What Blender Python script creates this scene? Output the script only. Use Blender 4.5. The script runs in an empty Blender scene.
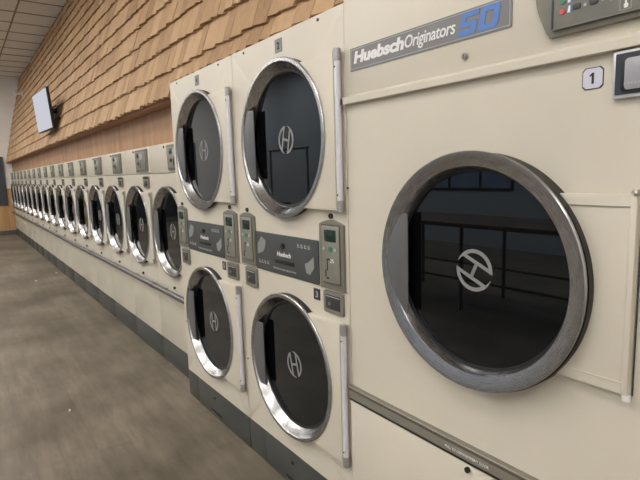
import bpy, bmesh, math, random
from mathutils import Vector, Matrix
random.seed(7)
SC = bpy.context.scene
COL = SC.collection
PI = math.pi

# ------------------------------------------------------------------ materials
def mat(name, rgb, rough=.5, metal=0., spec=.5, **kw):
    m = bpy.data.materials.new(name); m.use_nodes = True
    b = m.node_tree.nodes['Principled BSDF']
    b.inputs['Base Color'].default_value = (*rgb, 1)
    b.inputs['Roughness'].default_value = rough
    b.inputs['Metallic'].default_value = metal
    b.inputs['Specular IOR Level'].default_value = spec
    for k, v in kw.items():
        b.inputs[k.replace('_', ' ')].default_value = v
    return m

def nodes(m):
    nt = m.node_tree
    return nt, nt.nodes, nt.links, nt.nodes['Principled BSDF']

def ramp(N, stops):
    r = N.new('ShaderNodeValToRGB')
    e = r.color_ramp.elements
    e[0].position, e[0].color = stops[0][0], (*stops[0][1], 1)
    e[1].position, e[1].color = stops[-1][0], (*stops[-1][1], 1)
    for p, c in stops[1:-1]:
        k = e.new(p); k.color = (*c, 1)
    return r

def mottled(name, rgb, amt=.06, scale=6, rough=.4, rvar=.08, bump=0., **kw):
    """painted / plastic surface with a faint unevenness"""
    m = mat(name, rgb, rough, **kw)
    nt, N, L, b = nodes(m)
    tc = N.new('ShaderNodeTexCoord'); no = N.new('ShaderNodeTexNoise')
    no.inputs['Scale'].default_value = scale; no.inputs['Detail'].default_value = 6
    L.new(tc.outputs['Object'], no.inputs['Vector'])
    lo = tuple(c * (1 - amt) for c in rgb); hi = tuple(min(1, c * (1 + amt)) for c in rgb)
    r = ramp(N, [(.3, lo), (.7, hi)])
    L.new(no.outputs['Fac'], r.inputs['Fac']); L.new(r.outputs['Color'], b.inputs['Base Color'])
    mr = N.new('ShaderNodeMapRange')
    mr.inputs['To Min'].default_value = rough - rvar; mr.inputs['To Max'].default_value = rough + rvar
    L.new(no.outputs['Fac'], mr.inputs['Value']); L.new(mr.outputs['Result'], b.inputs['Roughness'])
    if bump:
        n2 = N.new('ShaderNodeTexNoise'); n2.inputs['Scale'].default_value = 260
        L.new(tc.outputs['Object'], n2.inputs['Vector'])
        bp = N.new('ShaderNodeBump'); bp.inputs['Strength'].default_value = bump; bp.inputs['Distance'].default_value = .001
        L.new(n2.outputs['Fac'], bp.inputs['Height']); L.new(bp.outputs['Normal'], b.inputs['Normal'])
    return m

def wood(name, stops, stretch, rough=.6, island=True, island_amt=.55, bump=.25):
    m = mat(name, stops[0][1], rough)
    nt, N, L, b = nodes(m)
    tc = N.new('ShaderNodeTexCoord'); mp = N.new('ShaderNodeMapping')
    mp.inputs['Scale'].default_value = stretch
    L.new(tc.outputs['Object'], mp.inputs['Vector'])
    no = N.new('ShaderNodeTexNoise'); no.noise_dimensions = '4D'
    no.inputs['Scale'].default_value = 1; no.inputs['Detail'].default_value = 7; no.inputs['Roughness'].default_value = .62
    L.new(mp.outputs['Vector'], no.inputs['Vector'])
    fac = no.outputs['Fac']
    if island:
        g = N.new('ShaderNodeNewGeometry')
        mw = N.new('ShaderNodeMath'); mw.operation = 'MULTIPLY'; mw.inputs[1].default_value = 40
        L.new(g.outputs['Random Per Island'], mw.inputs[0]); L.new(mw.outputs[0], no.inputs['W'])
        mx = N.new('ShaderNodeMix'); mx.data_type = 'FLOAT'; mx.inputs['Factor'].default_value = island_amt
        L.new(no.outputs['Fac'], mx.inputs[2]); L.new(g.outputs['Random Per Island'], mx.inputs[3])
        fac = mx.outputs[0]
    r = ramp(N, stops); L.new(fac, r.inputs['Fac']); L.new(r.outputs['Color'], b.inputs['Base Color'])
    bp = N.new('ShaderNodeBump'); bp.inputs['Strength'].default_value = bump; bp.inputs['Distance'].default_value = .003
    L.new(no.outputs['Fac'], bp.inputs['Height']); L.new(bp.outputs['Normal'], b.inputs['Normal'])
    return m

def emis(name, rgb, s):
    m = bpy.data.materials.new(name); m.use_nodes = True
    N = m.node_tree.nodes; N.clear()
    e = N.new('ShaderNodeEmission'); o = N.new('ShaderNodeOutputMaterial')
    e.inputs['Color'].default_value = (*rgb, 1); e.inputs['Strength'].default_value = s
    m.node_tree.links.new(e.outputs[0], o.inputs[0])
    return m

M = {}
CREAM = (.645, .60, .505)
M['cream'] = mottled('cream_enamel', CREAM, .035, 3.2, .36, .05, bump=.06)
M['cream_single'] = mottled('cream_enamel_single', (.63, .585, .49), .04, 3.6, .38, .05, bump=.06)
M['kick'] = mottled('slate_green_paint', (.058, .063, .058), .15, 9, .42, .08)
M['strip'] = mottled('slate_panel', (.062, .069, .071), .08, 12, .38, .05)
M['olive'] = mottled('olive_grey_plastic', (.195, .187, .150), .06, 30, .42, .05)
M['olive_face'] = mottled('olive_grey_face', (.225, .222, .19), .06, 30, .4, .05)
M['ctrl_face'] = mottled('dark_olive_face', (.20, .20, .178), .06, 30, .35, .05)
M['trimgrey'] = mottled('taupe_metal', (.22, .205, .168), .06, 14, .38, .05, metal=.25)
M['black'] = mottled('black_rubber', (.012, .012, .013), .2, 20, .5, .08)
M['darkgrey'] = mottled('dark_grey_plastic', (.045, .046, .05), .1, 20, .4, .05)
M['navy'] = mottled('dark_blue_plastic', (.028, .036, .05), .1, 20, .35, .05)
M['handle'] = mottled('grey_plastic_handle', (.12, .122, .128), .06, 20, .34, .05)
M['white'] = mottled('white_print', (.82, .82, .82), .02, 20, .5, .05)
M['palegrey'] = mottled('pale_grey_print', (.42, .44, .43), .04, 20, .5, .05)
M['dimgrey'] = mottled('dim_grey_print', (.26, .27, .26), .04, 20, .5, .05)
M['blue'] = mottled('blue_print', (.10, .22, .56), .05, 20, .5, .05)
M['signgrey'] = mottled('sign_grey', (.20, .20, .21), .05, 14, .4, .05)
M['silverframe'] = mottled('silver_paint', (.55, .55, .57), .04, 20, .35, .05, metal=.3)
M['window'] = mottled('grey_window', (.36, .36, .40), .05, 20, .25, .05)
M['lilac'] = mottled('lilac_sticker', (.62, .62, .72), .03, 20, .45, .05)
M['red'] = mat('red_lamp', (.65, .10, .10), .35)
M['green'] = mat('green_button', (.05, .22, .14), .35)
M['screen'] = mat('green_black_display', (.012, .028, .022), .12)
M['numplate'] = mottled('grey_number_plate', (.20, .20, .21), .06, 40, .4, .05)
M['numdark'] = mottled('dark_number_plate', (.05, .042, .055), .06, 40, .4, .05)
M['paper'] = mottled('white_paper', (.8, .8, .78), .03, 20, .7, .05)
M['glass'] = mat('smoked_door_glass', (.003, .0033, .0038), .02, 0, .62, Specular_Tint=(.78, .90, 1, 1))
M['emblem'] = mottled('etched_emblem', (.25, .25, .25), .05, 30, .5, .05)
M['alu'] = mottled('brushed_aluminium', (.74, .74, .80), .04, 40, .34, .06, metal=.2)
M['pipe'] = mottled('galvanised_pipe', (.22, .225, .23), .12, 18, .38, .08, metal=.9)
M['cap'] = mottled('cast_hinge_cap', (.42, .42, .43), .06, 40, .4, .05, metal=.6)
M['screw'] = mat('dark_screw', (.06, .058, .055), .4, .5)
M['lockmetal'] = mat('lock_metal', (.35, .33, .30), .3, .8)
M['whiteplastic'] = mottled('white_plastic', (.75, .75, .74), .03, 20, .45, .05)

def steel():
    m = mat('brushed_stainless_steel', (.43, .43, .44), .24, 1.)
    nt, N, L, b = nodes(m)
    # turned finish: fine rings around the door's own axis
    tc = N.new('ShaderNodeTexCoord'); sx = N.new('ShaderNodeSeparateXYZ'); 
    uv = N.new('ShaderNodeUVMap')
    L.new(uv.outputs['UV'], sx.inputs[0])
    cb = N.new('ShaderNodeCombineXYZ')
    m1 = N.new('ShaderNodeMath'); m1.operation = 'MULTIPLY'; m1.inputs[1].default_value = 60
    m2 = N.new('ShaderNodeMath'); m2.operation = 'MULTIPLY'; m2.inputs[1].default_value = 3
    L.new(sx.outputs[1], m1.inputs[0]); L.new(sx.outputs[0], m2.inputs[0])
    L.new(m2.outputs[0], cb.inputs[0]); L.new(m1.outputs[0], cb.inputs[1])
    no = N.new('ShaderNodeTexNoise'); no.inputs['Scale'].default_value = 1; no.inputs['Detail'].default_value = 4
    L.new(cb.outputs[0], no.inputs['Vector'])
    mr = N.new('ShaderNodeMapRange'); mr.inputs['To Min'].default_value = .20; mr.inputs['To Max'].default_value = .34
    L.new(no.outputs['Fac'], mr.inputs['Value']); L.new(mr.outputs['Result'], b.inputs['Roughness'])
    return m
M['steel'] = steel()

# shingles and other woods
M['shingle'] = wood('cedar_shingle', [(.15, (.25, .14, .068)), (.40, (.40, .246, .126)), (.62, (.49, .318, .172)), (.88, (.57, .39, .225))],
                    (60, 60, 4), .72, True, .42, .4)
M['plywood'] = wood('plywood', [(.28, (.27, .145, .07)), (.5, (.39, .22, .115)), (.74, (.52, .32, .18))], (9, 9, 1.3), .5, False, bump=.08)
M['soffit'] = wood('soffit_wood', [(.25, (.22, .115, .058)), (.5, (.31, .165, .085)), (.78, (.38, .21, .11))], (1.2, 14, 14), .6, False, bump=.08)
M['wainscot'] = wood('wainscot_board', [(.2, (.36, .19, .075)), (.5, (.50, .29, .125)), (.8, (.58, .36, .17))], (14, 14, 1.2), .5, True, .4, .1)
M['tablewood'] = wood('dark_table_laminate', [(.2, (.10, .065, .045)), (.8, (.17, .115, .08))], (2, 14, 14), .4, False, bump=.05)
M['wallpaint'] = mottled('white_wall_paint', (.86, .84, .83), .03, 2, .8, .05)
M['frontpaint'] = mottled('pale_grey_wall_paint', (.46, .51, .58), .03, 2, .8, .05)
M['slate'] = mottled('slate_board', (.085, .09, .105), .06, 6, .5, .05)
M['basegrey'] = mottled('grey_vinyl_base', (.10, .098, .095), .1, 6, .55, .05)

def floor_mat():
    m = mat('grey_brown_vinyl_planks', (.15, .12, .095), .5)
    nt, N, L, b = nodes(m)
    tc = N.new('ShaderNodeTexCoord')
    br = N.new('ShaderNodeTexBrick')
    br.offset = .37; br.inputs['Scale'].default_value = 1
    br.inputs['Brick Width'].default_value = .92; br.inputs['Row Height'].default_value = .152
    br.inputs['Mortar Size'].default_value = .0012; br.inputs['Mortar Smooth'].default_value = .3
    br.inputs['Color1'].default_value = (.198, .167, .128, 1); br.inputs['Color2'].default_value = (.160, .135, .103, 1)
    br.inputs['Mortar'].default_value = (.138, .116, .088, 1)
    L.new(tc.outputs['Object'], br.inputs['Vector'])
    mp = N.new('ShaderNodeMapping'); mp.inputs['Scale'].default_value = (3.2, 15, 1)
    L.new(tc.outputs['Object'], mp.inputs['Vector'])
    no = N.new('ShaderNodeTexNoise'); no.inputs['Scale'].default_value = 1; no.inputs['Detail'].default_value = 8; no.inputs['Roughness'].default_value = .65
    L.new(mp.outputs['Vector'], no.inputs['Vector'])
    r = ramp(N, [(.30, (.70, .69, .68)), (.52, (1, 1, 1)), (.72, (1.30, 1.29, 1.26))])
    L.new(no.outputs['Fac'], r.inputs['Fac'])
    n2 = N.new('ShaderNodeTexNoise'); n2.inputs['Scale'].default_value = 1.5; n2.inputs['Detail'].default_value = 5
    L.new(tc.outputs['Object'], n2.inputs['Vector'])
    r2 = ramp(N, [(.34, (.68, .67, .64)), (.66, (1.30, 1.30, 1.31))])
    L.new(n2.outputs['Fac'], r2.inputs['Fac'])
    x1 = N.new('ShaderNodeMix'); x1.data_type = 'RGBA'; x1.blend_type = 'MULTIPLY'; x1.inputs['Factor'].default_value = 1
    L.new(br.outputs['Color'], x1.inputs[6]); L.new(r.outputs['Color'], x1.inputs[7])
    x2 = N.new('ShaderNodeMix'); x2.data_type = 'RGBA'; x2.blend_type = 'MULTIPLY'; x2.inputs['Factor'].default_value = 1
    L.new(x1.outputs[2], x2.inputs[6]); L.new(r2.outputs['Color'], x2.inputs[7])
    L.new(x2.outputs[2], b.inputs['Base Color'])
    mr = N.new('ShaderNodeMapRange'); mr.inputs['To Min'].default_value = .36; mr.inputs['To Max'].default_value = .6
    L.new(no.outputs['Fac'], mr.inputs['Value']); L.new(mr.outputs['Result'], b.inputs['Roughness'])
    return m
M['floor'] = floor_mat()

def ceiling_mat():
    m = mat('ceiling_tile', (.58, .55, .51), .85)
    nt, N, L, b = nodes(m)
    tc = N.new('ShaderNodeTexCoord')
    n1 = N.new('ShaderNodeTexNoise'); n1.inputs['Scale'].default_value = 90; n1.inputs['Detail'].default_value = 3
    L.new(tc.outputs['Object'], n1.inputs['Vector'])
    r = ramp(N, [(.35, (.66, .66, .65)), (.6, (.78, .78, .77))])
    L.new(n1.outputs['Fac'], r.inputs['Fac']); L.new(r.outputs['Color'], b.inputs['Base Color'])
    return m
M['ceiling'] = ceiling_mat()
M['grid'] = mottled('ceiling_grid_dark', (.22, .20, .18), .05, 20, .6, .05)

# ------------------------------------------------------------------ mesh helpers
class MB:
    """collects shapes into one bmesh; build() links them as one mesh object"""
    def __init__(s): s.bm = bmesh.new(); s.uvl = s.bm.loops.layers.uv.new('UVMap')
    def poly(s, pts):
        vs = [s.bm.verts.new(p) for p in pts]
        return s.bm.faces.new(vs)
    def box(s, x0, x1, y0, y1, z0, z1, bev=0., seg=2):
        r = bmesh.ops.create_cube(s.bm, size=1)
        for v in r['verts']:
            v.co = Vector(((x0 + x1) / 2 + v.co.x * (x1 - x0), (y0 + y1) / 2 + v.co.y * (y1 - y0), (z0 + z1) / 2 + v.co.z * (z1 - z0)))
        if bev:
            es = list({e for v in r['verts'] for e in v.link_edges})
            bmesh.ops.bevel(s.bm, geom=es, offset=bev, segments=seg, profile=.5, affect='EDGES')
        return s
    def prism(s, pts, y0, y1, bev=0.):
        """outline in (x, z) extruded from y0 (front) to y1"""
        a = [s.bm.verts.new((p[0], y0, p[1])) for p in pts]
        b = [s.bm.verts.new((p[0], y1, p[1])) for p in pts]
        n = len(pts)
        f = s.bm.faces.new(a); s.bm.faces.new(b[::-1])
        for i in range(n):
            s.bm.faces.new((a[i], b[i], b[(i + 1) % n], a[(i + 1) % n]))
        if bev:
            es = [e for e in f.edges]
            bmesh.ops.bevel(s.bm, geom=es, offset=bev, segments=2, profile=.5, affect='EDGES')
        return s
    def cyl(s, p, q, r, n=16, r2=None):
        p, q = Vector(p), Vector(q); d = (q - p)
        u = d.orthogonal().normalized(); w = d.normalized().cross(u)
        r2 = r if r2 is None else r2
        A = [s.bm.verts.new(p + (u * math.cos(t) + w * math.sin(t)) * r) for t in [2 * PI * i / n for i in range(n)]]
        B = [s.bm.verts.new(q + (u * math.cos(t) + w * math.sin(t)) * r2) for t in [2 * PI * i / n for i in range(n)]]
        for i in range(n):
            s.bm.faces.new((A[i], A[(i + 1) % n], B[(i + 1) % n], B[i]))
        s.bm.faces.new(A[::-1]); s.bm.faces.new(B)
        return s
    def lathe(s, prof, cx, cz, n=96, closed=True):
        """profile of (radius, y) turned about the y axis through (cx, cz)"""
        rings = []
        for r, y in prof:
            rings.append([s.bm.verts.new((cx + r * math.cos(2 * PI * i / n), y, cz + r * math.sin(2 * PI * i / n))) for i in range(n)])
        k = len(prof)
        for j in range(k if closed else k - 1):
            a, b = rings[j], rings[(j + 1) % k]
            for i in range(n):
                f = s.bm.faces.new((a[i], a[(i + 1) % n], b[(i + 1) % n], b[i]))
                for l, (uu, vv) in zip(f.loops, ((i, j), (i + 1, j), (i + 1, j + 1), (i, j + 1))):
                    l[s.uvl].uv = (uu / n * 12, vv * .7)
        return s
    def disc(s, cx, cz, r, y0, y1, n=64):
        return s.cyl((cx, y0, cz), (cx, y1, cz), r, n)
    def build(s, name, m, parent=None, smooth=35, recalc=True):
        if recalc: bmesh.ops.recalc_face_normals(s.bm, faces=s.bm.faces[:])
        me = bpy.data.meshes.new(name); s.bm.to_mesh(me); s.bm.free()
        me.materials.append(m)
        if smooth:
            for p in me.polygons: p.use_smooth = True
            me.set_sharp_from_angle(angle=math.radians(smooth))
        o = bpy.data.objects.new(name, me); COL.objects.link(o)
        if parent is not None: o.parent = parent
        return o

def tag(o, label=None, cat=None, group=None, kind=None):
    if label: o['label'] = label
    if cat: o['category'] = cat
    if group: o['group'] = group
    if kind: o['kind'] = kind
    return o

def empty(name, loc, label, cat, group=None):
    o = bpy.data.objects.new(name, None); COL.objects.link(o)
    o.location = loc; o.empty_display_size = .1
    return tag(o, label, cat, group)

def copy_tree(o, parent=None):
    c = o.copy(); COL.objects.link(c)
    if parent is not None: c.parent = parent
    for ch in [k for k in bpy.data.objects if k.parent is o]:
        copy_tree(ch, c)
    return c

def text_mb(mb, body, x0, x1, z0, z1, y, shear=0., bold=0., rot=0., depth=.0006, spacing=1.):
    """lettering laid in the (x, z) plane facing -y, fitted into the given rectangle"""
    cu = bpy.data.curves.new('lettering', 'FONT'); cu.body = body
    cu.shear = shear; cu.offset = bold; cu.resolution_u = 3; cu.space_character = spacing
    ob = bpy.data.objects.new('lettering', cu); COL.objects.link(ob)
    dg = bpy.context.evaluated_depsgraph_get(); dg.update()
    me = bpy.data.meshes.new_from_object(ob.evaluated_get(dg))
    bpy.data.objects.remove(ob); bpy.data.curves.remove(cu)
    xs = [v.co.x for v in me.vertices]; ys = [v.co.y for v in me.vertices]
    ax, bx, ay, by = min(xs), max(xs), min(ys), max(ys)
    vs = []
    for v in me.vertices:
        px = x0 + (v.co.x - ax) / (bx - ax) * (x1 - x0); pz = z0 + (v.co.y - ay) / (by - ay) * (z1 - z0)
        vs.append((px, pz))
    if rot:
        cx, cz = (x0 + x1) / 2, (z0 + z1) / 2; c, s_ = math.cos(rot), math.sin(rot)
        vs = [(cx + (a - cx) * c - (b - cz) * s_, cz + (a - cx) * s_ + (b - cz) * c) for a, b in vs]
    F = [mb.bm.verts.new((a, y - depth, b)) for a, b in vs]
    B = [mb.bm.verts.new((a, y + depth, b)) for a, b in vs]
    cnt = {}
    for p in me.polygons:
        idx = list(p.vertices)
        try:
            mb.bm.faces.new([F[i] for i in idx])
        except ValueError: continue
        for i in range(len(idx)):
            e = (idx[i], idx[(i + 1) % len(idx)]); cnt[e] = 1
    for (a, b) in list(cnt):
        if (b, a) not in cnt:
            mb.bm.faces.new((F[a], B[a], B[b], F[b]))
    bpy.data.meshes.remove(me)
    return mb

# ------------------------------------------------------------------ cabinet pieces
def cabinet(mb, w, depth, z0, z1, bands, c=.004, seg=64):
    """sheet-metal cabinet, its front at y = 0 with rounded front edges and round door openings.
    bands: list of (zlo, zhi, hole or None), hole = (cx, cz, r)"""
    x0, x1 = -w / 2, w / 2
    bm = mb.bm
    # front
    for zl, zh, hole in bands:
        a, b, d, e = x0 + c, x1 - c, (zl + c if zl == z0 else zl), (zh - c if zh == z1 else zh)
        if hole is None:
            mb.poly([(a, 0, d), (b, 0, d), (b, 0, e), (a, 0, e)])
        else:
            cx, cz, r = hole
            angs = [2 * PI * i / seg for i in range(seg)] + [math.atan2(q - cz, p - cx) % (2 * PI) for p in (a, b) for q in (d, e)]
            angs = sorted(set(round(t, 9) for t in angs))
            inn, out, dep = [], [], []
            for t in angs:
                ct, st = math.cos(t), math.sin(t)
                k = min(((b - cx) / ct if ct > 1e-9 else (a - cx) / ct if ct < -1e-9 else 1e9),
                        ((e - cz) / st if st > 1e-9 else (d - cz) / st if st < -1e-9 else 1e9))
                inn.append(bm.verts.new((cx + r * ct, 0, cz + r * st))); out.append(bm.verts.new((cx + k * ct, 0, cz + k * st)))
                dep.append(bm.verts.new((cx + r * ct, .05, cz + r * st)))
            n = len(angs)
            for i in range(n):
                j = (i + 1) % n
                bm.faces.new((inn[i], inn[j], out[j], out[i])); bm.faces.new((inn[i], dep[i], dep[j], inn[j]))
            bm.faces.new(dep)
    # chamfer, sides, back
    P = lambda y, i: [(x0 + i, y, z0 + i), (x1 - i, y, z0 + i), (x1 - i, y, z1 - i), (x0 + i, y, z1 - i)]
    steps = [P(0, c), P(c * .3, c * .3), P(c, 0), P(depth, 0)]
    for A, B in zip(steps, steps[1:]):
        for i in range(4):
            mb.poly([A[i], A[(i + 1) % 4], B[(i + 1) % 4], B[i]])
    mb.poly(P(depth, 0)[::-1])
    bmesh.ops.remove_doubles(bm, verts=bm.verts[:], dist=1e-5)
    return mb

RO = .303
def emblem_mb(cx, cz, R, y, rot):
    """round mark: two half-moon outlines joined by a bar"""
    mb = MB()
    def T(p):
        c, s = math.cos(rot), math.sin(rot)
        return (cx + (p[0] * c - p[1] * s) * R, cz + (p[0] * s + p[1] * c) * R)
    t = .18; d = .31
    for sgn in (1, -1):
        n = 20
        a0 = math.acos(d); a1 = math.acos((d + t * .9) / (1 - t))
        sh = .16                                     # the half-moons start a little turned, as on the door
        outer = [(math.cos(a) , math.sin(a)) for a in [-a0 + 2 * a0 * i / n for i in range(n + 1)]]
        inner = [((1 - t) * math.cos(a), (1 - t) * math.sin(a)) for a in [-a1 + 2 * a1 * i / n for i in range(n + 1)]]
        hook = [((1 - t * 1.0 * k / 5 * .0) * math.cos(a0 + .34 * k / 5), math.sin(a0 + .34 * k / 5)) for k in range(6)]
        hin = [((1 - t * (1 - k / 5.5)) * math.cos(a1 + (a0 + .34 - a1) * k / 5), (1 - t * (1 - k / 5.5)) * math.sin(a1 + (a0 + .34 - a1) * k / 5)) for k in range(6)]
        q = lambda p: T((p[0] * sgn, p[1] * sgn))
        for k in range(n):
            mb.prism([q(outer[k]), q(outer[k + 1]), q(inner[k + 1]), q(inner[k])], y - .0006, y + .0006)
        mb.prism([q(outer[0]), q(inner[0]), q(inner[-1]), q(outer[-1])], y - .0006, y + .0006)
        for k in range(5): mb.prism([q(hook[k]), q(hook[k + 1]), q(hin[k + 1]), q(hin[k])], y - .0005, y + .0006)
    mb.prism([T((-d - .02, -.17 / 2)), T((d + .02, -.17 / 2)), T((d + .02, .17 / 2)), T((-d - .02, .17 / 2))], y - .0006, y + .0006)
    return mb

def make_door(parent, cx, cz, rot, p=.031, R=RO, res=96, emb=True, wide=False):
    """stainless ring with smoked glass, emblem, grip plate and black seal"""
    k = p - .031
    lip = [(R - .0150, -.0325 - k), (R - .0170, -.0305 - k), (R - .0185, -.027 - k), (R - .042, .005 - k)]
    if wide: lip = [(R - .012, -.0315 - k), (R - .037, -.0235 - k), (R - .0385, -.0215 - k), (R - .044, .005 - k)]
    ring = MB().lathe([(R - .012, -.012 - k), (R - .003, -.020 - k), (R, -.026 - k), (R - .0006, -.030 - k), (R - .003, -.0325 - k)] + lip + [(R - .045, .0062 - k), (R - .050, .0065 - k), (R - .050, .013 - k), (R - .02, .013 - k)], cx, cz, res)
    d = ring.build('door_ring', M['steel'], parent, 28); d['label'] = 'polished stainless steel door ring'
    g = MB().disc(cx, cz, R - .0495, .0085 - k, .0125 - k, res).build('door_glass', M['glass'], d); g['label'] = 'dark smoked glass disc'
    MB().lathe([(R - .002, -.020 - k), (R - .002, .002), (R - .03, .002), (R - .03, -.010 - k)], cx + k * .15, cz - k * .15, res).build('door_seal', M['black'], d)
    MB().lathe([(R - .0435, .0035 - k), (R - .050, .0045 - k), (R - .0515, .0090 - k), (R - .0435, .0090 - k)], cx, cz, res).build('glass_gasket', M['black'], d)
    # grip plate across the left side of the ring
    ch = -.203; hi, lo = .135, -.15; rr = R - .0205
    pts = [(cx + ch, cz + hi), (cx + ch, cz + lo)]
    a0 = PI + math.asin(-lo / rr); a1 = PI - math.asin(hi / rr)
    pts += [(cx + rr * math.cos(a0 + (a1 - a0) * i / 14), cz + rr * math.sin(a0 + (a1 - a0) * i / 14)) for i in range(15)]
    gp = MB().prism(pts, -.0285 - k, -.0255 - k, .0012)
    for v in gp.bm.verts:                             # leans inwards a little towards its straight edge
        v.co.y += .008 * max(0, min(1, (v.co.x - cx + rr) / (rr + ch)))
    gp.build('grip_plate', M['handle'], d)
    if emb:
        emblem_mb(cx, cz, .054, .0078 - k, rot).build('emblem', M['emblem'], d, 0)
    return d

def hinge_plate(parent, cx, cz, x1, hz, y0, m, R=RO, tray=False, yb=-.0015):
    """flat enamel plate whose left edge follows the ring"""
    rr = R - .0035
    a = math.asin(min(1, hz / rr)) if hz < rr else PI / 2
    arc = [(cx + rr * math.cos(-a + 2 * a * i / 24), cz + rr * math.sin(-a + 2 * a * i / 24)) for i in range(25)]
    pts = arc + [(x1, cz + hz), (x1, cz - hz)]
    o = MB().prism(pts, y0, yb, .0014).build('hinge_plate', m, parent)
    return o

# ------------------------------------------------------------------ stacked dryer
def rounded(x0, x1, z0, z1, r, n=5):
    out = []
    for cx, cz, a in ((x1 - r, z1 - r, 0), (x0 + r, z1 - r, PI / 2), (x0 + r, z0 + r, PI), (x1 - r, z0 + r, 1.5 * PI)):
        out += [(cx + r * math.cos(a + PI / 2 * i / n), cz + r * math.sin(a + PI / 2 * i / n)) for i in range(n + 1)]
    return out

def coin_meter(root, x0, x1, z0, z1, lit):
    xc = (x0 + x1) / 2; w = x1 - x0
    arch = [(x0, z0), (x1, z0), (x1, z1 - .004)] + [(x1 - w * i / 8, z1 - .004 + .016 * math.sin(PI * i / 8)) for i in range(1, 8)] + [(x0, z1 - .004)]
    o = MB().prism(arch, -.0105, 0, .0025).build('coin_meter', M['olive'], root)
    o['label'] = 'olive grey coin meter plate'
    fx0, fx1, fz0, fz1 = x0 + .022, x1 - .018, z0 + .024, z1 - .008
    MB().prism(rounded(fx0, fx1, fz0, fz1, .006), -.0140, -.011, .001).build('meter_face', M['olive_face'], o)
    MB().prism(rounded(fx0 - .003, fx1 + .003, fz0 - .003, fz1 + .003, .007), -.0118, -.010).build('face_outline', M['darkgrey'], o)
    sc = MB().prism(rounded(xc - .031, xc + .034, z1 - .064, z1 - .022, .003), -.0155, -.0135, .001).build('display', M['screen'], o)
    for dx in (-.034, .002, .030):
        r = .0095 if dx == .002 else .0065
        MB().disc(xc + dx, z1 - .09, r, -.0170, -.0135, 20).build('button', M['green'] if dx == .002 else M['palegrey'], o)
    mb = MB()
    for a, b, c, d in ((-.013, .018, z1 - .124, z1 - .130), (-.02, -.012, z1 - .125, z1 - .168), (-.03, -.018, z1 - .165, z1 - .190), (-.024, .012, z1 - .192, z1 - .197)):
        mb.box(xc + a, xc + a + max(.004, (b - a) * .4), -.0152, -.0135, d, c)
    mb.build('coin_slot', M['black'], o)
    mb = MB(); text_mb(mb, '25', xc - .002, xc + .02, z1 - .138, z1 - .124, -.0142)
    mb.build('lettering', M['white'], o, 0)
    MB().box(fx0 + .006, fx1 - .004, -.019, -.0135, z0 + .026, z0 + .031, .001).build('coin_ledge', M['olive'], o)
    return o

def coin_box(root, x0, x1, z0, z1):
    o = MB().prism(rounded(x0, x1, z0, z1, .004), -.010, 0, .003).build('coin_box', M['olive'], root)
    f = MB().prism(rounded(x0 + .015, x1 - .013, z0 + .015, z1 - .011, .003), -.0115, -.009, .001).build('coin_drawer', M['darkgrey'], o)
    MB().box(x0 + .017, x1 - .015, -.0128, -.011, z1 - .018, z1 - .0155).build('drawer_slot', M['palegrey'], f)
    MB().disc(x0 + .04, (z0 + z1) / 2 - .004, .007, -.0150, -.011, 16).build('drawer_lock', M['lockmetal'], f)
    return o

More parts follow.
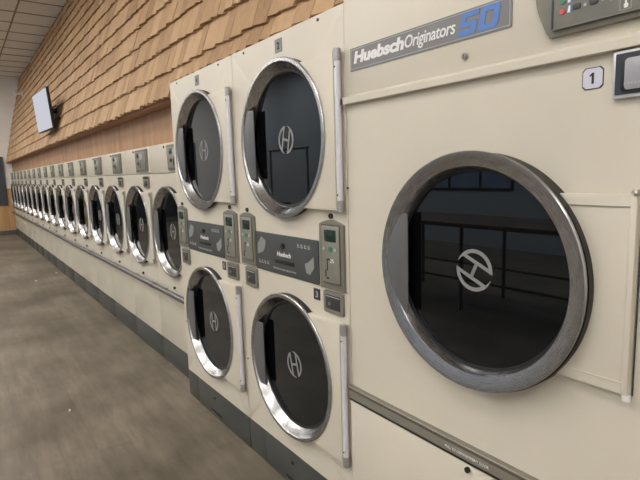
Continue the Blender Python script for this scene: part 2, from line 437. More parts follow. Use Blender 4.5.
H = 1.873
def make_stack(xc, label, nums, rots):
    root = empty('stacked_dryer', (xc, 0, 0), label, 'dryer', 'stacked dryers')
    W = .797; dx = .018; zu, zl = 1.4718, .5593
    body = cabinet(MB(), W, 1.05, .160, H, [(.160, .93, (dx, zl, .287)), (.93, 1.10, None), (1.10, H, (dx, zu, .287))]).build('cabinet', M['cream'], root)
    # horizontal joint between the two pockets, each side of the slate panel
    MB().box(-W / 2 + .003, W / 2 - .003, -.0006, .003, .9295, .9315).build('panel_joint', M['darkgrey'], body)
    # kick plate
    k = MB(); k.box(-W / 2, -.2435, .001, .06, .002, .158, .002); k.box(-.2415, W / 2, -.0005, .06, .002, .158, .002)
    k = k.build('kick_plate', M['kick'], root); k['label'] = 'slate green kick plate'
    MB().disc(-.012, .110, .008, -.004, 0, 16).build('lock', M['black'], k)
    h = MB().box(-.066, .068, -.003, .002, .022, .034, .001).build('pull_slot', M['black'], k)
    MB().box(-.062, .066, -.007, -.001, .016, .0215, .001).build('pull_lip', M['pipe'], k)
    for cz, rot in ((zu, rots[0]), (zl, rots[1])):
        make_door(root, dx, cz, rot)
        hp = hinge_plate(root, dx, cz, .370, .2575, -.0255, M['cream'])
        r = MB().cyl((.3860, -.0195, cz - .225), (.3860, -.0195, cz + .225), .0105, 20).build('hinge_rod', M['alu'], hp)
        r['label'] = 'brushed aluminium hinge rod'
        for s in (1, -1):
            MB().cyl((.3860, -.0195, cz + s * .224), (.3860, -.0195, cz + s * .262), .0124, 20).build('hinge_cap', M['cap'], hp)
            MB().cyl((.3860, -.0320, cz + s * .205), (.3860, -.0290, cz + s * .205), .003, 10).build('rod_screw', M['screw'], hp)
    # slate instruction panel between the doors
    s = MB().prism(rounded(-.242, .230, .934, 1.097, .003), -.006, 0, .0015).build('instruction_panel', M['strip'], root)
    s['label'] = 'slate grey instruction panel with arrows'
    y = -.0062
    MB().prism([(-.187, 1.078), (-.152, 1.062), (-.158, 1.036), (-.176, 1.012), (-.224, .998), (-.222, 1.044), (-.205, 1.060)], y - .0006, y).build('up_arrow', M['dimgrey'], s)
    MB().prism([(.203, 1.034), (.203, .990), (.174, .962), (.150, .966), (.142, 1.000), (.168, 1.010)], y - .0006, y).build('down_arrow', M['dimgrey'], s)
    MB().disc(-.012, 1.053, .011, -.013, -.005, 20).build('lock', M['black'], s)
    mb = MB(); text_mb(mb, 'Huebsch', -.060, .044, 1.008, 1.027, y, .12, .02); mb.build('wordmark', M['white'], s, 0)
    MB().prism(rounded(-.078, .069, .978, .994, .006), -.0085, -.005, .001).build('pull_slot', M['black'], s)
    mb = MB(); text_mb(mb, 'TEMPERATURE SELECTION', -.098, .078, .951, .9575, y); mb.build('caption', M['palegrey'], s, 0)
    for (ix0, iz) in ((.094, 1.058), (-.216, .962)):
        mb = MB()
        for i in range(4):
            a = ix0 + i * .024
            mb.prism([(a, iz), (a + .004, iz), (a + .004, iz + .015), (a, iz + .015)], y - .0006, y)
            mb.prism([(a + .006, iz), (a + .014, iz), (a + .014, iz + .004), (a + .006, iz + .004)], y - .0006, y)
            mb.prism([(a + .006, iz + .008), (a + .012, iz + .008), (a + .010, iz + .014)], y - .0006, y)
        mb.build('symbols', M['palegrey'], s, 0)
    coin_meter(root, .245, .384, .930, 1.166, True)
    coin_meter(root, -.378, -.244, .938, 1.163, False)
    coin_box(root, .262, .373, .843, .921)
    coin_box(root, -.346, -.241, .840, .925)
    for x, z in ((.309, 1.191), (-.313, 1.186)):
        MB().disc(x, z, .0095, -.007, 0, 20).build('start_button', M['black'], root)
    # number plates
    n = MB().prism(rounded(-.022, .027, 1.801, 1.851, .002), -.002, 0).build('number_plate', M['numplate'], root)
    mb = MB(); text_mb(mb, nums[0], -.006, .012, 1.812, 1.840, -.0023, 0, .03); mb.build('number', M['black'], n, 0)
    n = MB().prism(rounded(.189, .229, .872, .915, .002), -.002, 0).build('number_plate', M['numdark'], root)
    mb = MB(); text_mb(mb, nums[1], .201, .217, .881, .905, -.0023, 0, .02); mb.build('number', M['palegrey'], n, 0)
    for x in (-.28, .262):
        MB().disc(x, 1.855, .005, -.003, 0, 12).build('screw', M['screw'], root)
    MB().disc(-.38, .47, .004, -.003, 0, 12).build('screw', M['screw'], root)
    return root

make_stack(-.4, 'tall cream stacked dryer beside the large 50 dryer, plate number 2', ('2', '3'), (math.radians(-14), math.radians(14)))
make_stack(-1.2, 'tall cream stacked dryer farther from the large dryer, next to the row of single dryers', ('4', '5'), (math.radians(-8), math.radians(4)))

# ------------------------------------------------------------------ large dryer
def make_large():
    X0 = .49
    root = empty('large_dryer', (X0, 0, 0), 'large cream front-loading dryer with blue 50 sign, number 1 sticker and wide single door', 'dryer')
    W = .976; cx, cz = .5147 - X0, 1.0865; P = .05; R = .2985
    f = lambda x: x - X0
    cab = cabinet(MB(), W, 1.1, .004, 1.56, [(.004, .56, None), (.56, 1.553, (cx, cz, .285)), (1.553, 1.56, None)]).build('cabinet', M['cream'], root)
    up = MB().box(-W / 2, W / 2, -.003, 1.1, 1.5605, 1.90, .004).build('upper_panel', M['cream'], root)
    # folded lip under the upper panel
    lip = MB()
    prof = [(-.003, 1.583), (-.005, 1.582), (-.015, 1.5765), (-.017, 1.574), (-.017, 1.557), (-.0155, 1.5555), (.0, 1.5555)]
    A = [lip.bm.verts.new((-W / 2, y, z)) for y, z in prof]; B = [lip.bm.verts.new((W / 2, y, z)) for y, z in prof]
    for i in range(len(prof)):
        j = (i + 1) % len(prof); lip.bm.faces.new((A[i], A[j], B[j], B[i]))
    lip.bm.faces.new(A[::-1]); lip.bm.faces.new(B)
    lip.build('folded_lip', M['cream'], up, 22)
    MB().box(-W / 2 - .0005, -W / 2 + .004, -.0225, -.001, 1.556, 1.574, .001).build('lip_end', M['darkgrey'], up)
    # lower trim bar and lint door below it
    t = MB()
    prof = [(0, .606), (-.017, .606), (-.019, .604), (-.019, .602), (-.011, .589), (-.0155, .566), (-.0135, .5625), (0, .5625)]
    A = [t.bm.verts.new((-W / 2, y, z)) for y, z in prof]; B = [t.bm.verts.new((W / 2, y, z)) for y, z in prof]
    for i in range(len(prof)):
        j = (i + 1) % len(prof); t.bm.faces.new((A[i], A[j], B[j], B[i]))
    t.bm.faces.new(A[::-1]); t.bm.faces.new(B)
    tr = t.build('trim_bar', M['trimgrey'], root, 25); tr['label'] = 'taupe metal trim bar with small white lettering'
    MB().box(-W / 2 + .002, W / 2 - .002, -.0135, -.001, .5565, .5622).build('shadow_gap', M['black'], tr)
    mb = MB(); text_mb(mb, 'PULL TO COMPARTMENT DOOR', f(.428), f(.570), .5735, .5805, -.0150, .1); mb.build('lettering', M['white'], tr, 0)
    ld = MB().box(-W / 2 + .006, W / 2 - .006, -.012, -.0005, .01, .553, .004).build('lint_door', M['cream'], root)
    MB().disc(f(.505), .540, .008, -.019, -.011, 16).build('lock', M['black'], ld)
    # door
    make_door(root, cx, cz, math.radians(66), P, R, 128, wide=True)
    hp = hinge_plate(root, cx, cz, f(.886), .1985, -.020, M['cream'], R)
    MB().box(f(.752), f(.874), -.0222, -.019, cz + .174, cz + .1755).build('fold_line', M['trimgrey'], hp)
    MB().box(f(.752), f(.874), -.0222, -.019, cz - .1755, cz - .174).build('fold_line', M['cream'], hp)
    MB().box(f(.874), f(.886), -.0225, -.019, cz - .1985, cz + .1985, .002).build('folded_edge', M['cream'], hp)
    MB().box(f(.8875), f(.8895), -.004, 0, cz - .203, cz + .203, .001).build('shaded_gap_line', M['darkgrey'], hp)  # dark bar stands in for the shaded gap beside the plate
    pin = MB(); pin.cyl((f(.884), -.020, cz + .196), (f(.884), -.020, cz + .201), .005, 16); pin.cyl((f(.884), -.020, cz + .2015), (f(.884), -.020, cz + .2075), .0105, 20, .007)
    pin.build('hinge_pin', M['lockmetal'], hp)
    MB().cyl((f(.884), -.018, cz - .209), (f(.884), -.018, cz - .1985), .008, 16).build('hinge_pin', M['whiteplastic'], hp)
    # name sign
    s = MB().prism(rounded(f(.036), f(.603), 1.654, 1.7225, .002), -.0055, -.003).build('name_sign', M['signgrey'], root)
    s['label'] = 'grey name sign with white lettering and a big blue 50'
    b = MB(); y = -.0060
    x0, x1, z0, z1 = f(.040), f(.599), 1.658, 1.7185; e = .0016
    for q in ((x0, x1, z0, z0 + e), (x0, x1, z1 - e, z1), (x0, x0 + e, z0 + e, z1 - e), (x1 - e, x1, z0 + e, z1 - e)):
        b.box(q[0], q[1], y - .0002, y + .0008, q[2], q[3])
    b.build('sign_border', M['palegrey'], s, 0)
    mb = MB(); text_mb(mb, 'Huebsch', f(.054), f(.270), 1.674, 1.7105, y, .16, .045, spacing=.98); mb.build('wordmark', M['white'], s, 0)
    mb = MB(); text_mb(mb, 'Originators', f(.273), f(.447), 1.665, 1.7085, y, .2, .010, spacing=.95); mb.build('wordmark', M['white'], s, 0)
    # the blocky 50, slanted
    mb = MB(); zb, zt = 1.6635, 1.7165; sl = .20
    def S(x, z): return (f(x + (z - zb) * sl), z)
    def quad(x0, x1, z0, z1): mb.prism([S(x0, z0), S(x1, z0), S(x1, z1), S(x0, z1)], y - .0006, y + .0006)
    h = zt - zb; th = .0125
    a, c = .456, .506; bb = .016
    zm0, zm1 = zt - .0345, zt - .0225
    mb.prism([S(*p) for p in ((a - .002, zb), (c - .006, zb), (c, zb + .005), (c, zm1 - .004), (c - .004, zm1), (a + bb, zm1), (a + bb, zt - th), (c + .002, zt - th), (c + .002, zt), (a, zt), (a, zm0),
              (c - bb, zm0), (c - bb, zb + th), (a - .002, zb + th))], y - .0006, y + .0006)
    a, c = .513, .566; k = .006
    o = [(a + k, zb), (c - k, zb), (c, zb + k), (c, zt - k), (c - k, zt), (a + k, zt), (a, zt - k), (a, zb + k)]
    i_ = [(a + bb + .001, zb + th), (c - bb - .001, zb + th), (c - bb, zb + th + .001), (c - bb, zt - th - .001), (c - bb - .001, zt - th), (a + bb + .001, zt - th), (a + bb, zt - th - .001), (a + bb, zb + th + .001)]
    for j in range(8):
        n_ = (j + 1) % 8
        mb.prism([S(*o[j]), S(*o[n_]), S(*i_[n_]), S(*i_[j])], y - .0006, y + .0006)
    mb.build('blue_numeral', M['blue'], s, 0)
    l = MB().disc(f(.4755), 1.6145, .0085, -.008, -.003, 20); l.disc(f(.4755), 1.6145, .006, -.011, -.008, 20)
    l = l.build('panel_lock', M['lockmetal'], root)
    MB().box(f(.4745), f(.4765), -.0116, -.0105, 1.610, 1.619).build('keyhole', M['black'], l)
    # control panel
    xl = lambda z: .698 - .0315 * math.sin(min(1, (z - 1.606) / .095) * PI / 2)
    zs = [1.606 + .0085 * i for i in range(23)]
    pts = [(f(xl(z)), z) for z in zs] + [(f(.965), zs[-1]), (f(.965), 1.606)]
    c = MB().prism(pts, -.0165, -.003, .003).build('control_panel', M['olive'], root); c['label'] = 'olive grey control panel with buttons'
    fc = MB().prism([(f(.709), 1.6205), (f(.955), 1.6205), (f(.955), 1.785), (f(.709), 1.785)], -.0225, -.018, .001).build('control_face', M['ctrl_face'], c)
    MB().box(f(.7065), f(.710), -.024, -.020, 1.6195, 1.786).build('face_edge', M['darkgrey'], c)
    MB().box(f(.7065), f(.957), -.024, -.020, 1.6175, 1.6198).build('face_edge', M['olive_face'], c)
    y = -.0225
    for i, z in enumerate((1.650, 1.669, 1.688, 1.707)):
        MB().disc(f(.729), z, .0055, y - .002, y, 16).build('lamp', M['red'] if i == 0 else M['green'], c)
        MB().prism([(f(.739), z - .005), (f(.745), z - .005), (f(.745), z + .008), (f(.7415), z + .008)], y - .0008, y).build('level_mark', M['white'], c)
        MB().prism(rounded(f(.7455), f(.749), z - .005, z + .008, .001, 2), y - .0008, y).build('level_mark', M['blue'], c)
        MB().prism(rounded(f(.7505), f(.766), z - .003, z + .008, .004, 4), y - .002, y, .0006).build('button', M['darkgrey'], c)
        MB().disc(f(.774), z + .001, .0028, y - .001, y, 12).build('lamp', M['palegrey'], c)
    for z in (1.652, 1.671, 1.690):
        MB().prism(rounded(f(.782), f(.799), z - .005, z + .007, .005, 4), y - .002, y, .0006).build('button', M['darkgrey'], c)
        MB().disc(f(.807), z, .0028, y - .001, y, 12).build('lamp', M['palegrey'], c)
    for z in (1.654, 1.684):
        MB().prism([(f(.815), z - .004), (f(.822), z - .008), (f(.833), z - .006), (f(.838), z + .004), (f(.834), z + .010), (f(.820), z + .010)], y - .001, y).build('arrow_button', M['white'], c)
    q = MB()
    for bx in ((.838, .858, 1.623, 1.6237), (.838, .858, 1.6413, 1.642), (.838, .8387, 1.6237, 1.6413), (.8573, .858, 1.6237, 1.6413)):
        q.box(f(bx[0]), f(bx[1]), y - .0008, y, bx[2], bx[3])
    q.build('symbol_frame', M['palegrey'], c, 0)
    MB().prism([(f(.846), 1.626), (f(.852), 1.626), (f(.853), 1.632), (f(.8505), 1.634), (f(.8495), 1.640), (f(.8475), 1.640), (f(.847), 1.634), (f(.845), 1.632)], y - .0008, y).build('hand_symbol', M['white'], c)
    # number sticker: octagonal, dark outline
    def octo(g):
        x0, x1, z0, z1 = f(.7635) + g, f(.805) - g, 1.4915 + g, 1.534 - g; k = .006
        return [(x0 + k, z0), (x1 - k, z0), (x1, z0 + k), (x1, z1 - k), (x1 - k, z1), (x0 + k, z1), (x0, z1 - k), (x0, z0 + k)]
    st = MB().prism(octo(0), -.0012, 0).build('number_sticker', M['navy'], root)
    MB().prism(octo(.0018), -.0018, -.001).build('sticker_face', M['lilac'], st)
    MB().prism([(f(.7825), 1.502), (f(.7870), 1.502), (f(.7870), 1.5235), (f(.7838), 1.5235), (f(.7785), 1.5195), (f(.7785), 1.5160), (f(.7825), 1.5183)], -.0024, -.0016).build('number', M['black'], st, 0)
    # coin box window
    w = MB().prism(rounded(f(.826), f(.950), 1.466, 1.5525, .002), -.011, 0, .002).build('coin_window', M['silverframe'], root)
    MB().prism(rounded(f(.8315), f(.9445), 1.472, 1.5475, .002), -.0125, -.010).build('window_surround', M['navy'], w)
    MB().prism(rounded(f(.842), f(.938), 1.476, 1.543, .008), -.0145, -.012, .001).build('window_bezel', M['black'], w)
    MB().prism(rounded(f(.849), f(.932), 1.480, 1.537, .006), -.0155, -.013, .001).build('window_face', M['window'], w)
    mb = MB()
    for i in range(5): mb.box(f(.849 + i * .006), f(.852 + i * .006), -.0160, -.015, 1.490, 1.493)
    mb.build('window_print', M['palegrey'], w, 0)
    MB().disc(f(.004), 1.289, .004, -.003, 0, 12).build('screw', M['screw'], root)
    return root
make_large()

# ------------------------------------------------------------------ row of single dryers
YS = .0773; HS = 1.5594; WS = .7002
def make_single():
    root = empty('single_dryer', (0, 0, 0), '', 'dryer', 'row of single dryers along the wall')
    W = .6965
    cabinet(MB(), W, .62, .174, 1.3655, [(.174, .60, None), (.60, 1.3655, (0, .9803, .285))], .005, 48).build('cabinet', M['cream_single'], root)
    cp = MB().box(-W / 2, W / 2, 0, .62, 1.3685, HS, .004).build('coin_panel', M['cream_single'], root)
    kk = MB().box(-W / 2, W / 2, .003, .06, .002, .1715, .002).build('kick_plate', M['kick'], root); kk['label'] = 'slate green kick plate'
    m = MB().prism([(.052, 1.384), (.312, 1.384), (.312, 1.545), (.040, 1.545)], -.014, 0, .004).build('coin_meter', M['olive'], root)
    MB().prism([(.078, 1.398), (.295, 1.398), (.295, 1.532), (.070, 1.532)], -.0165, -.0135, .001).build('meter_face', M['olive_face'], m)
    MB().prism([(.074, 1.394), (.299, 1.394), (.299, 1.536), (.066, 1.536)], -.0148, -.0135).build('face_outline', M['darkgrey'], m)
    MB().prism(rounded(.105, .150, 1.487, 1.520, .003), -.0185, -.016, .001).build('display', M['screen'], m)
    MB().prism(rounded(.165, .225, 1.470, 1.515, .003), -.0185, -.016, .001).build('instruction_card', M['palegrey'], m)
    MB().disc(.128, 1.445, .013, -.021, -.016, 16).build('button', M['darkgrey'], m)
    MB().box(.170, .178, -.0185, -.016, 1.410, 1.455).build('coin_slot', M['black'], m)
    c = MB().prism(rounded(.203, .316, 1.268, 1.350, .003), -.013, 0, .003).build('coin_box', M['olive'], root)
    MB().prism(rounded(.218, .300, 1.282, 1.320, .003), -.016, -.0125, .001).build('coin_drawer', M['darkgrey'], c)
    MB().box(.206, .313, -.0165, -.012, 1.334, 1.348, .001).build('box_hood', M['black'], c)
    MB().disc(-.035, 1.537, .008, -.005, 0, 14).build('lock', M['black'], root)
    MB().disc(.0, .600, .009, -.012, 0, 14).build('lock', M['black'], root)
    make_door(root, 0, .9803, math.radians(-10), .029, .302, 64)
    hp = hinge_plate(root, 0, .9803, .330, .2575, -.0235, M['cream_single'], .302)
    r = MB().cyl((.3395, -.020, .9803 - .225), (.3395, -.020, .9803 + .225), .0065, 14).build('hinge_rod', M['whiteplastic'], hp)
    for s in (1, -1):
        MB().cyl((.3395, -.020, .9803 + s * .225), (.3395, -.020, .9803 + s * .25), .0078, 14).build('hinge_cap', M['cap'], hp)
    return root
ORD = ['first', 'second', 'third', 'fourth', 'fifth', 'sixth', 'seventh', 'eighth', 'ninth', 'tenth', 'eleventh', 'twelfth', 'thirteenth', 'fourteenth', 'fifteenth', 'sixteenth', 'seventeenth']
single = make_single()
bpy.context.view_layer.update()
for i in range(17):
    o = single if i == 0 else copy_tree(single)
    o.location = (-1.957 - WS * i, YS, 0)
    if i == 0: o['label'] = 'short cream single dryer directly beside the stacked dryers'
    elif i == 16: o['label'] = 'last short cream single dryer in the row, against the white end wall'
    else: o['label'] = 'short cream single dryer, %s in the row counting from the stacked dryers' % ORD[i]
    o['category'] = 'dryer'

# pipe rail along the row
rail = empty('pipe_rail', (-7.5, YS, 0), 'long galvanised pipe running low across the fronts of the single dryers', 'pipe')
MB().cyl((-5.98, -.037, .565), (5.885, -.037, .565), .0185, 20).build('pipe', M['pipe'], rail)
for i in range(6):
    x = 5.18 - i * 2.1
    MB().cyl((x - .03, -.037, .565), (x + .03, -.037, .565), .0225, 20).build('coupling', M['pipe'], rail)
for i in range(17):
    x = 5.543 - WS * i - .16
    MB().box(x - .008, x + .008, -.033, -.0005, .559, .571).build('bracket', M['pipe'], rail)

# ------------------------------------------------------------------ room
XE, XR, YF, ZC = -13.6, 4.2, -6.2, 3.88
def struct(mb, name, m, smooth=0, label=None):
    o = mb.build(name, m, None, smooth); o['kind'] = 'structure'
    if label: o['label'] = label
    return o
struct(MB().box(XE - .1, XR + .1, YF - .1, 1.4, -.1, 0), 'floor', M['floor'], label='grey-brown wood-look plank floor')
ce = MB()
ce.box(XE - .1, XR + .1, YF - .1, 1.4, ZC, ZC + .1)
ceil = struct(ce, 'ceiling', M['ceiling'], label='suspended ceiling of dull beige tiles')
g = MB()
gx = -7.185
xs = [gx + .61 * k for k in range(-10, 19)]
ys = [-.062 - .61 * k for k in range(0, 11)]
for x in xs:
    if XE + .02 < x < XR - .02: g.box(x - .012, x + .012, YF, .6, ZC - .006, ZC + .001)
for y in ys:
    if y > YF + .02: g.box(XE, XR, y - .012, y + .012, ZC - .0065, ZC + .001)
gr = g.build('ceiling_grid', M['grid'], ceil, 0)

# sloped shingled upper wall
SY0, SZ0, SL = .034, 1.812, .2319          # y at bottom edge, its height, dy/dz
def mans(z, n=0.):
    k = 1 / math.sqrt(1 + SL * SL)
    return SY0 + (z - SZ0) * SL - n * k
sh = MB()
cols = random.Random(3)
ex = .1565
for k in range(-0, 14):
    zb = SZ0 + k * ex
    x = XE + .01 - cols.random() * .1
    while x < XR:
        w = cols.choice((.075, .085, .095, .105, .12, .135, .15)) * (.9 + .2 * cols.random())
        x1 = min(x + w, XR - .002)
        z0 = zb + cols.uniform(-.007, .007); z1 = min(zb + ex * 1.25, ZC - .003)
        if x1 > -1.60 and z0 < 1.886:
            z0 = 1.886
            if x < -1.65: x1 = -1.603; z0 = zb
        xa, xb = max(x + .0024, XE + .003), x1 - .0024
        if xb - xa > .02 and z1 - z0 > .03:
            t0, t1 = .029 + cols.uniform(-.002, .003), .006
            lift = cols.uniform(-.001, .002)
            tilt = -.0065 + cols.uniform(-.003, .003)
            P8 = []
            for (xx, zz, nn) in ((xa, z0 - tilt, t0 + lift), (xb, z0 + tilt, t0 + lift), (xb, z1, t1), (xa, z1, t1),
                                 (xa, z0 - tilt, .004), (xb, z0 + tilt, .004), (xb, z1, -.001), (xa, z1, -.001)):
                P8.append((xx, mans(zz, nn), zz))
            v = [sh.bm.verts.new(p) for p in P8]
            for q in ((0, 1, 2, 3), (7, 6, 5, 4), (0, 4, 5, 1), (1, 5, 6, 2), (2, 6, 7, 3), (3, 7, 4, 0)):
                sh.bm.faces.new([v[i] for i in q])
        x = x1
        if x1 >= XR - .0025: break
shing = struct(sh, 'wall_shingles', M['shingle'], label='sloped upper wall of cedar shingles')
bd = MB()
def slab(x0, x1, z0, z1):
    P = [(z0, 0), (z1, 0), (z1, -.05), (z0, -.05)]
    pts = [(mans(z, n), z) for z, n in P]
    A = [bd.bm.verts.new((x0, y, z)) for y, z in pts]; B = [bd.bm.verts.new((x1, y, z)) for y, z in pts]
    for i in range(4): bd.bm.faces.new((A[i], A[(i + 1) % 4], B[(i + 1) % 4], B[i]))
    bd.bm.faces.new(A[::-1]); bd.bm.faces.new(B)
slab(XE, -1.603, SZ0 + .004, ZC); slab(-1.603, XR, 1.889, ZC)
struct(bd, 'wall_upper', M['soffit'])
struct(MB().box(XE, -1.604, SY0 + .004, .15, SZ0 - .012, SZ0 + .004), 'trim_1', M['soffit'], label='wooden soffit under the shingles')
struct(MB().box(XE, -1.604, .14, .17, HS + .004, SZ0 - .010), 'wall_back', M['plywood'], label='plywood wall strip above the single dryers')
struct(MB().box(XE, XR, 1.3, 1.4, 0, ZC), 'wall_rear', M['wallpaint'])
# end wall, wainscot and base
struct(MB().box(XE - .1, XE, YF, 1.3, 0, ZC), 'wall_left', M['wallpaint'], label='white end wall')
wb = MB(); y = YF + .01
y = -1.7
while y < .7:
    wb.box(XE + .0005, XE + .016, y, y + .136, .1, 1.17, .002, 1); y += .14
struct(wb, 'trim_2', M['wainscot'], label='vertical wood wainscot on the end wall')
struct(MB().box(XE + .0005, XE + .022, YF, .75, 0.001, .11, .003), 'baseboard_left', M['basegrey'])
b = empty('notice_board', (XE, -.62, .74), 'dark slate grey board on the white end wall above the wood wainscot', 'board')
MB().box(.017, .038, -.56, .565, 0, 1.215, .003).build('board_face', M['slate'], b)
MB().box(.0168, .045, .565, .580, 0, 1.215, .002).build('board_frame', M['basegrey'], b)
# other walls (seen in the door glass)
wf = MB(); WINS = [(-5.4, -3.4), (-2.6, -.6)]
wf.box(XE, XR, YF - .1, YF, 0, .95); wf.box(XE, XR, YF - .1, YF, 2.5, ZC)
px = XE
for a, c in WINS:
    wf.box(px, a, YF - .1, YF, .95, 2.5); px = c
wf.box(px, XR, YF - .1, YF, .95, 2.5)
struct(wf, 'wall_front', M['frontpaint'])
for i, (a, c) in enumerate(WINS):
    w = MB()
    for q in ((a, a + .05, .95, 2.5), (c - .05, c, .95, 2.5), (a + .05, c - .05, .95, 1.0), (a + .05, c - .05, 2.45, 2.5)):
        w.box(q[0], q[1], YF - .08, YF + .01, q[2], q[3])
    for k in (1, 2): w.box(a + (c - a) * k / 3 - .015, a + (c - a) * k / 3 + .015, YF - .06, YF - .02, 1.0, 2.45)
    w.box(a + .05, c - .05, YF - .061, YF - .021, 1.7, 1.73)
    wn = struct(w, 'window_%d' % (i + 1), M['darkgrey'])
    gm = mat('clear_window_glass', (1, 1, 1), .02, 0, .5) if i == 0 else bpy.data.materials['clear_window_glass']
    if i == 0: gm.node_tree.nodes['Principled BSDF'].inputs['Transmission Weight'].default_value = 1.0
    MB().box(a + .045, c - .045, YF - .045, YF - .040, .995, 2.455).build('pane', gm, wn, 0)
dd = MB()
dd.box(XE + .0005, XE + .05, -5.0, -1.8, 0.002, 2.35)
d1 = struct(dd, 'added_dark_door', M['slate'])  # unseen door added to give the single dryers' glass a dark reflection
for yy in (-4.9, -3.35):
    MB().box(XE + .045, XE + .058, yy, yy + 1.45, .15, 2.2, .003).build('added_door_panel', M['navy'], d1)
struct(MB().box(XR, XR + .1, YF, 1.3, 0, ZC), 'wall_right', M['wallpaint'])

# ------------------------------------------------------------------ television on the shingles
tv = empty('television', (-6.07, -.064, 2.2159), 'flat wall television with pale screen glare on the shingled wall', 'television')
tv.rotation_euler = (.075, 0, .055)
w, h = .88, .495
MB().box(-w / 2, w / 2, -.004, .030, -h / 2, h / 2, .006).build('casing', M['black'], tv)
MB().box(-.30, .30, .030, .060, -.19, .12, .008).build('back_housing', M['black'], tv)
sc = MB().box(-w / 2 + .012, w / 2 - .012, -.0055, -.003, -h / 2 + .014, h / 2 - .012).build('screen', emis('pale_screen_glare', (.68, .69, .76), .98), tv, 0)  # reflected glare on the switched-off screen, put in as emission
sc['label'] = 'screen with pale bluish glare put in as glow'
mt = MB(); mt.box(-.05, .05, .060, .165, -.03, .03, .004); mt.box(-.16, .16, .056, .066, -.12, .10); mt.cyl((.02, .075, .02), (.10, .15, .06), .008, 12)
mt.build('wall_bracket', M['darkgrey'], tv)

# sidewall sprinkler near the end wall
sp = empty('sprinkler_head', (-11.75, .340, 3.262), 'small white sprinkler pipe high on the shingles near the end wall', 'sprinkler')
MB().cyl((0, .035, 0), (0, -.12, -.01), .024, 14).build('pipe_stub', M['whiteplastic'], sp)
MB().cyl((0, -.12, -.01), (0, -.14, -.011), .042, 16).build('deflector', M['whiteplastic'], sp)
MB().cyl((0, .010, 0), (0, -.012, 0), .06, 18).build('wall_flange', M['whiteplastic'], sp)

# paper scraps on the floor
for (x, y, r, lab) in ((-1.83, -.645, .012, 'white paper scrap on the floor nearest the camera, out from the stacked dryers'),
                       (-6.33, -.31, .022, 'white paper scrap on the far floor, the leftmost of two small specks'),
                       (-6.79, .00, .016, 'white paper scrap on the far floor close to the single dryers')):
    a = [(math.cos(t) * r * f, math.sin(t) * r * f * .7) for t, f in zip([2 * PI * i / 7 for i in range(7)], (1, .7, 1.1, .8, 1, .6, .95))]
    m = MB(); A = [m.bm.verts.new((p[0], p[1], .0005)) for p in a]; B = [m.bm.verts.new((p[0] * .8, p[1] * .8, .006 + .004 * (i % 2))) for i, p in enumerate(a)]
    for i in range(7): m.bm.faces.new((A[i], A[(i + 1) % 7], B[(i + 1) % 7], B[i]))
    m.bm.faces.new(A[::-1]); m.bm.faces.new(B)
    o = m.build('paper_scrap', M['paper'], None, 0); o.location = (x, y, 0); tag(o, lab, 'litter')

# ------------------------------------------------------------------ furniture that shows only in the door glass
def table(x, y, lab):
    t = empty('folding_table', (x, y, 0), lab, 'table')
    MB().box(-1.2, 1.2, -.4, .4, .80, .84, .004).build('tabletop', M['tablewood'], t)
    for sx in (-1.1, 0, 1.1):
        for sy in (-.34, .34): MB().cyl((sx, sy, 0), (sx, sy, .80), .018, 12).build('leg', M['darkgrey'], t)
    m = MB()
    for sy in (-.34, .34): m.cyl((-1.1, sy, .3), (1.1, sy, .3), .012, 10)
    m.build('stretcher', M['darkgrey'], t)
table(-1.7, -3.1, 'dark laundry folding table reflected in the glass of the large dryer')
table(-7.4, -3.3, 'dark laundry folding table reflected in the far dryer doors')
ct = empty('laundry_cart', (-3.7, -2.1, 0), 'wire laundry cart with hanging rail reflected in the upper door of the nearest stacked dryer', 'cart')
m = MB()
for sx in (-.4, .4): m.cyl((sx, 0, .12), (sx, 0, 1.62), .014, 12)
m.cyl((-.42, 0, 1.62), (.42, 0, 1.62), .014, 12); m.build('hanging_rail', M['pipe'], ct)
m = MB()
for zz in (.35, .55, .75):
    for a, c in (((-.4, -.28), (.4, -.28)), ((.4, -.28), (.4, .28)), ((.4, .28), (-.4, .28)), ((-.4, .28), (-.4, -.28))):
        m.cyl((*a, zz), (*c, zz), .006, 8)
for i in range(9):
    for sy in (-.28, .28): m.cyl((-.4 + .1 * i, sy, .35), (-.4 + .1 * i, sy, .75), .004, 8)
for i in range(9): m.cyl((-.4 + .1 * i, -.28, .35), (-.4 + .1 * i, .28, .35), .004, 8)
m.build('basket', M['pipe'], ct)
m = MB()
for sx in (-.4, .4):
    m.cyl((sx, -.28, .12), (sx, .28, .12), .012, 10)
    for sy in (-.28, .28): m.cyl((sx, sy, .12), (sx, sy, .36), .010, 10)
m.build('frame', M['pipe'], ct)
for sx in (-.4, .4):
    for sy in (-.28, .28): MB().cyl((sx - .012, sy, .055), (sx + .012, sy, .055), .055, 18).build('caster', M['black'], ct)

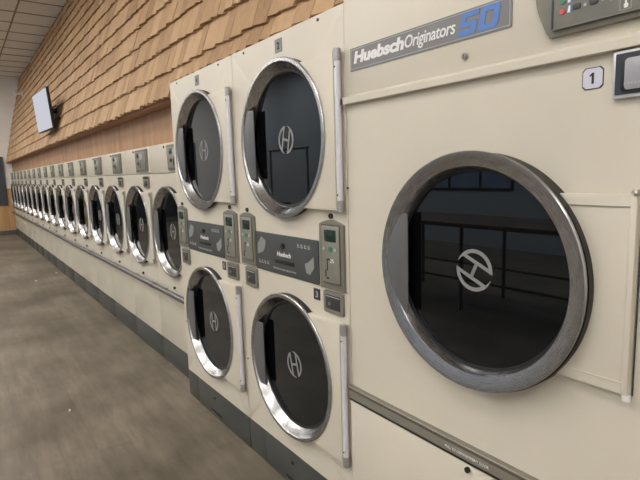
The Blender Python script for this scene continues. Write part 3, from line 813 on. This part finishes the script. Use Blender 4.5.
# ------------------------------------------------------------------ ceiling lamps, out of view, rows guessed to light the room
lampE = emis('fluorescent_diffuser', (1., .955, .89), 17.5)
def lamp(x, y, lab):
    t = empty('ceiling_light', (x, y, ZC - .007), lab, 'ceiling light', 'fluorescent ceiling lights')
    m = MB()
    for q in ((-.6, .6, -.3, -.28), (-.6, .6, .28, .3), (-.6, -.58, -.28, .28), (.58, .6, -.28, .28)):
        m.box(q[0], q[1], q[2], q[3], -.03, 0)
    m.build('lamp_frame', M['whiteplastic'], t)
    MB().box(-.58, .58, -.28, .28, -.022, -.004).build('diffuser', lampE, t, 0)
    return t
for y in (-1.9, -3.6, -5.2):
    for k in range(7):
        lamp(-11.75 + k * 2.44 + .0, y, 'unseen fluorescent ceiling light, one of three guessed rows along the room')

# ------------------------------------------------------------------ world, camera, colour management
wd = bpy.data.worlds.new('sky'); SC.world = wd; wd.use_nodes = True
bg = wd.node_tree.nodes['Background']; bg.inputs['Color'].default_value = (.62, .76, 1, 1); bg.inputs['Strength'].default_value = .5

yaw, pitch, roll = math.radians(54.2989), math.radians(7.7132), math.radians(-1.6739)
Fw = Vector((-math.sin(yaw) * math.cos(pitch), math.cos(yaw) * math.cos(pitch), -math.sin(pitch)))
Rt = Fw.cross(Vector((0, 0, 1))).normalized(); Up = Rt.cross(Fw)
R2 = Rt * math.cos(roll) + Up * math.sin(roll); U2 = Up * math.cos(roll) - Rt * math.sin(roll)
cd = bpy.data.cameras.new('camera'); cam = bpy.data.objects.new('camera', cd); COL.objects.link(cam)
cam.matrix_world = Matrix(((R2.x, U2.x, -Fw.x, 1.29537), (R2.y, U2.y, -Fw.y, -1.04827), (R2.z, U2.z, -Fw.z, 1.34314), (0, 0, 0, 1)))
cd.sensor_fit = 'HORIZONTAL'; cd.sensor_width = 36; cd.lens = 36 * 499.44 / 640; cd.clip_start = .02
SC.camera = cam
vs = SC.view_settings
vs.view_transform = 'Standard'; vs.look = 'None'; vs.gamma = 1; vs.use_curve_mapping = False; vs.exposure = -.17
SC.cycles.use_denoising = True
SC.cycles.max_bounces = 8
SC.cycles.sample_clamp_indirect = 8
